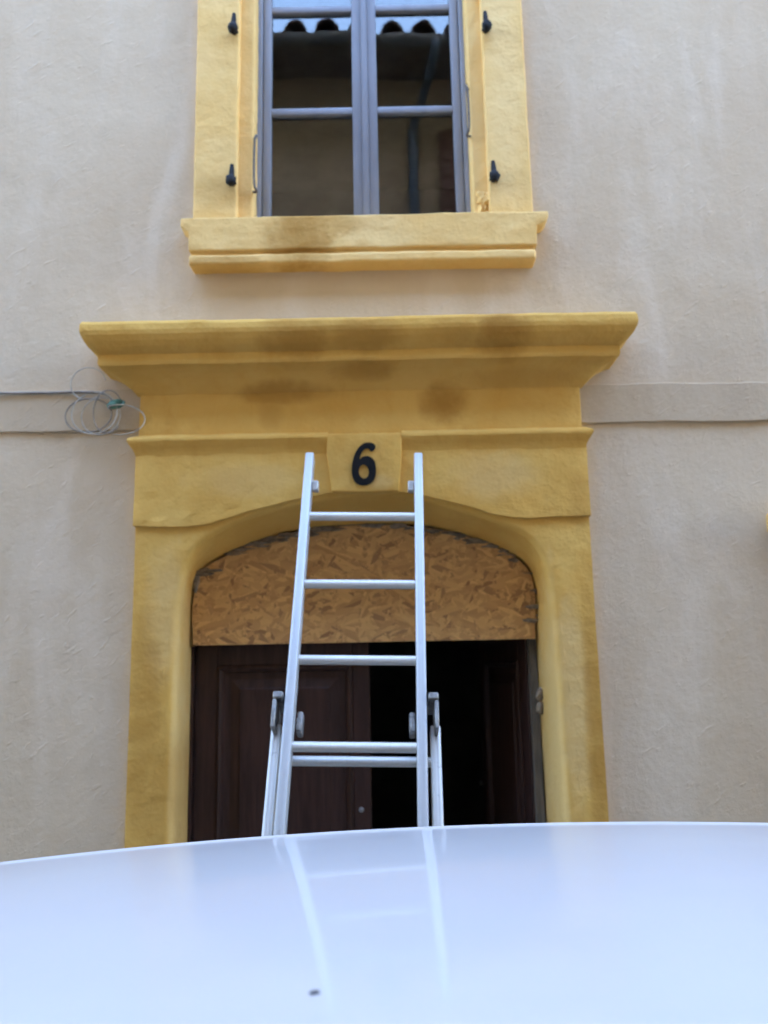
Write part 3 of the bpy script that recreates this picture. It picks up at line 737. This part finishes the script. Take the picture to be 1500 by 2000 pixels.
bm = B(); box(bm, 1.02, 1.95, 0.005, 0.03, 5.5, 7.08); box(bm, 1.0, 1.97, 0.005, 0.09, 5.42, 5.49, 0.01, 1); w2 = obj('window', bm, M['frame'], opp)
bm = B(); box(bm, 1.10, 1.46, 0.0305, 0.036, 5.6, 7.0); box(bm, 1.52, 1.88, 0.0305, 0.036, 5.6, 7.0); obj('pane', bm, M['pane'], w2)

# ------------------------------------------------------------------ white car parked along the kerb
CX, CY = 0.25, -2.275
car = thing('car', 'white car parked in front of the doorway, its glossy roof mirroring the ladder', 'car', (CX, CY, 0))
HWR = 0.575
def roof_edge_z(x): return 1.502 - 0.0565 * x * x - 0.010 * max(0, x - 0.5) ** 2
bm = B()
xsn = [-1.12 + 2.62 * i / 80 for i in range(81)]
prof = []
NV = 44
for k in range(NV + 1):
    v = -1 + 2 * k / NV; prof.append((v * (HWR - 0.016), 0.024 * (1 - v * v)))
lipR = 0.0042
lip = [(HWR - 0.0100, 0.0000), (HWR - 0.0075, 0.0005), (HWR - 0.0055, 0.0013), (HWR - 0.0035, 0.0018), (HWR - 0.0015, 0.0015), (HWR + 0.0005, 0.0002), (HWR + 0.002, -0.006), (HWR + 0.006, -0.022), (HWR + 0.010, -0.045)]
prof = [(-y, z) for y, z in lip[::-1]] + prof + lip
rows = []
for x in xsn:
    e = max(0, (-0.95 - x)) ** 2 * 1.2 + max(0, x - 1.35) ** 2 * 1.5
    tap = 1 - 0.02 * (x / 1.3) ** 2
    rows.append([bm.verts.new((x, y * tap, roof_edge_z(x) + z - e)) for y, z in prof])
for a, b in zip(rows, rows[1:]):
    for i in range(len(prof) - 1): bm.faces.new((a[i], a[i + 1], b[i + 1], b[i]))
obj('car_roof', bm, M['car'], car, 35)
# body tub: half sections (half width, z) at stations along x
def body_sec(x):
    L0, L1 = -2.15, 2.0
    t = (x - L0) / (L1 - L0)
    nose = max(0.0, 1 - (x - L0) / 0.55); tail = max(0.0, 1 - (L1 - x) / 0.4)
    wv = 0.875 - 0.20 * nose ** 2 - 0.12 * tail ** 2
    if x < -1.05: deck = 0.98 - 0.20 * ((-1.05 - x) / 1.1) ** 1.6 - 0.10 * nose ** 3
    else: deck = 0.965 - 0.03 * tail ** 2
    if x > 1.6: deck = min(deck + 0.02, 1.0)
    zb = 0.20 + 0.08 * nose ** 2 + 0.10 * tail ** 2
    return [(0, zb), (wv * 0.9, zb), (wv * 0.965, zb + 0.06), (wv * 0.985, 0.45), (wv, 0.62), (wv * 0.985, 0.80), (wv * 0.95, deck - 0.05), (wv * 0.915, deck - 0.008), (wv * 0.86, deck), (wv * 0.5, deck + 0.018), (0, deck + 0.024)]
bm = B(); st = [-2.15 + 4.15 * i / 60 for i in range(61)]; rows = []
for x in st:
    hs = body_sec(x); full = [(-a, b) for a, b in hs[::-1]][:-1] + hs[:]
    full = hs + [(-a, b) for a, b in hs[::-1]][1:-1]
    rows.append([bm.verts.new((x, a, b)) for a, b in full])
m = len(rows[0])
for a, b in zip(rows, rows[1:]):
    for k in range(m): bm.faces.new((a[k], a[(k + 1) % m], b[(k + 1) % m], b[k]))
bm.faces.new(rows[0]); bm.faces.new(rows[-1])
body = obj('body', bm, M['car'], car, 40)
# wheel openings cut from the body
WX = (-1.38, 1.22)
cut = B()
for x in WX:
    for s in (-1, 1):
        mt = Matrix.Translation((x, s * 0.80, 0.31)) @ Matrix.Rotation(R(90), 4, 'X')
        bmesh.ops.create_cone(cut, cap_ends=True, segments=40, radius1=0.345, radius2=0.345, depth=0.42, matrix=mt)
me = bpy.data.meshes.new('cutter'); cut.to_mesh(me); cut.free(); cutter = bpy.data.objects.new('cutter', me); COL.objects.link(cutter)
md = body.modifiers.new('arches', 'BOOLEAN'); md.operation = 'DIFFERENCE'; md.object = cutter; md.solver = 'EXACT'
dg = bpy.context.evaluated_depsgraph_get(); nm = bpy.data.meshes.new_from_object(body.evaluated_get(dg)); body.modifiers.clear(); body.data = nm
bpy.data.objects.remove(cutter); body.data.set_sharp_from_angle(angle=R(40))
# glasshouse: cant rail + pillars + panes between belt line and roof
def belt(x): return body_sec(x)[8]
def gl_pt(x_b, x_t, s, f_=0.0):
    wb, zb = body_sec(x_b)[7]; return Vector((x_b, s * wb, zb)), Vector((x_t, s * (HWR + 0.010), roof_edge_z(x_t) - 0.042))
def slab(bm, q, th):
    n = (q[1] - q[0]).cross(q[3] - q[0]).normalized() * th
    a = [bm.verts.new(p) for p in q]; b = [bm.verts.new(p + n) for p in q]
    bm.faces.new(a); bm.faces.new(b)
    for i in range(4): bm.faces.new((a[i], a[(i + 1) % 4], b[(i + 1) % 4], b[i]))
SEG = [(-1.18, -0.98, 'p'), (-1.02, -0.80, 'w'), (0.05, 0.02, 'p'), (0.14, 0.10, 'w'), (1.12, 0.98, 'p'), (1.30, 1.12, 'w'), (1.62, 1.34, 'p'), (1.86, 1.50, 'e')]
for s in (-1, 1):
    for (b0, t0, kind), (b1, t1, _) in zip(SEG, SEG[1:]):
        A0, A1 = gl_pt(b0, t0, s); B0, B1 = gl_pt(b1, t1, s)
        bm = B(); q = [A0, B0, B1, A1]
        slab(bm, q, 0.022 * s * (1 if kind == 'p' else 0.3)); obj('pillar' if kind == 'p' else 'side_window', bm, M['car'] if kind == 'p' else M['car_glass'], car)
bm = B(); A0, A1 = gl_pt(-1.18, -0.98, -1); B0, B1 = gl_pt(-1.18, -0.98, 1); A1.z = B1.z = 1.40; A1.x = B1.x = -1.10
slab(bm, [A0 + Vector((-.12, .05, 0)), B0 + Vector((-.12, -.05, 0)), B1, A1], 0.006); obj('windscreen', bm, M['car_glass'], car)
bm = B(); A0, A1 = gl_pt(1.86, 1.5, -1); B0, B1 = gl_pt(1.86, 1.5, 1); slab(bm, [A0, B0, B1, A1], 0.006); obj('rear_window', bm, M['car_glass'], car)
bm = B(); box(bm, -1.0, 1.4, -0.56, 0.56, 0.99, 1.02); box(bm, -0.35, -0.15, -0.5, -0.1, 1.02, 1.32, 0.04, 2); box(bm, -0.35, -0.15, 0.1, 0.5, 1.02, 1.32, 0.04, 2); box(bm, 0.75, 0.9, -0.5, 0.5, 1.02, 1.28, 0.04, 2); obj('seats', bm, M['black_plastic'], car)
for s in (-1, 1):                                         # doors, handles, mirrors, sills
    for x0, x1 in ((-0.98, 0.06), (0.075, 1.0)):
        bm = B(); n = 10; rows = []
        for i in range(n + 1):
            x = x0 + (x1 - x0) * i / n; hs = body_sec(x)[2:8]
            rows.append([bm.verts.new((x, s * (a + 0.006), z)) for a, z in hs] + [bm.verts.new((x, s * (a - 0.01), z)) for a, z in hs[::-1]])
        mm = len(rows[0])
        for a, b in zip(rows, rows[1:]):
            for k in range(mm): bm.faces.new((a[k], a[(k + 1) % mm], b[(k + 1) % mm], b[k]))
        bm.faces.new(rows[0]); bm.faces.new(rows[-1]); d = obj('car_door', bm, M['car'], car, 40)
        bm = B(); xh = x1 - 0.20; a, b = sorted((s * 0.865, s * 0.905)); box(bm, xh, xh + 0.17, a, b, 0.80, 0.835, 0.01, 2); obj('handle', bm, M['car'], d, 40)
    bm = B(); ball(bm, (-0.93, s * 0.94, 1.02), 0.07, 0.10, 0.065, 2); tube(bm, [(-0.9, s * 0.80, 0.98), (-0.92, s * 0.90, 1.0)], 0.025, 8); mr = obj('wing_mirror', bm, M['black_plastic'], car, 60)
    bm = B(); mt = Matrix.Translation((-2.02, s * 0.60, 0.70)); box(bm, -0.06, 0.16, -0.14, 0.14, -0.06, 0.07, 0.03, 2, mt); obj('headlight', bm, M['lens'], car, 50)
    bm = B(); box(bm, 1.86, 2.01, s * 0.68 - 0.09, s * 0.68 + 0.09, 0.70, 0.93, 0.03, 2); obj('tail_light', bm, M['lamp_red'], car, 50)
bm = B(); box(bm, -2.22, -1.98, -0.66, 0.66, 0.28, 0.50, 0.06, 3); obj('front_bumper', bm, M['black_plastic'], car, 40)
bm = B(); box(bm, 1.82, 2.06, -0.74, 0.74, 0.30, 0.52, 0.06, 3); obj('rear_bumper', bm, M['black_plastic'], car, 40)
w0 = None
for x in WX:
    for s in (-1, 1):
        if w0 is None:
            bm = B(); pr = [(0.19, -0.085), (0.275, -0.098), (0.30, -0.08), (0.308, -0.05), (0.308, 0.05), (0.30, 0.08), (0.275, 0.098), (0.19, 0.085)]
            ns = 36; rr = [[bm.verts.new((a * math.cos(2 * math.pi * i / ns), b, a * math.sin(2 * math.pi * i / ns))) for a, b in pr] for i in range(ns)]
            for i in range(ns):
                for k in range(len(pr)): bm.faces.new((rr[i][k], rr[i][(k + 1) % 8], rr[(i + 1) % ns][(k + 1) % 8], rr[(i + 1) % ns][k]))
            wh = obj('wheel', bm, M['rubber'], car, 40); w0 = wh
            bm = B()
            for i in range(7):
                mt = Matrix.Rotation(2 * math.pi * i / 7, 4, 'Y'); box(bm, 0.03, 0.192, -0.09, -0.055, -0.022, 0.022, 0.008, 1, mt)
            mt = Matrix.Rotation(R(90), 4, 'X'); bmesh.ops.create_cone(bm, cap_ends=True, segments=28, radius1=0.19, radius2=0.19, depth=0.10, matrix=mt)
            rim = obj('rim', bm, M['alu_rim'], wh, 40)
        else:
            wh = w0.copy(); COL.objects.link(wh); wh.parent = car
            r2 = rim.copy(); COL.objects.link(r2); r2.parent = wh
        wh.location = (x, s * 0.765, 0.296); wh.rotation_euler = (0, random.uniform(0, 1), 0 if s < 0 else math.pi)
# a speck on the roof
bm = B()
ball(bm, (0, 0, 0.0006), 0.0040, 0.0030, 0.0010, 2, 0.7)
sp = obj('dirt_speck', bm, M['speck'], None, 60); sp['label'] = 'small dark speck of dirt lying on the white car roof'; sp['category'] = 'dirt'
sx, sy = -0.056, -2.405; sp.location = (sx, sy, roof_edge_z(sx - CX) + 0.024 * (1 - ((sy - CY) / 0.559) ** 2)); sp.rotation_euler = (0, 0, 0.4)
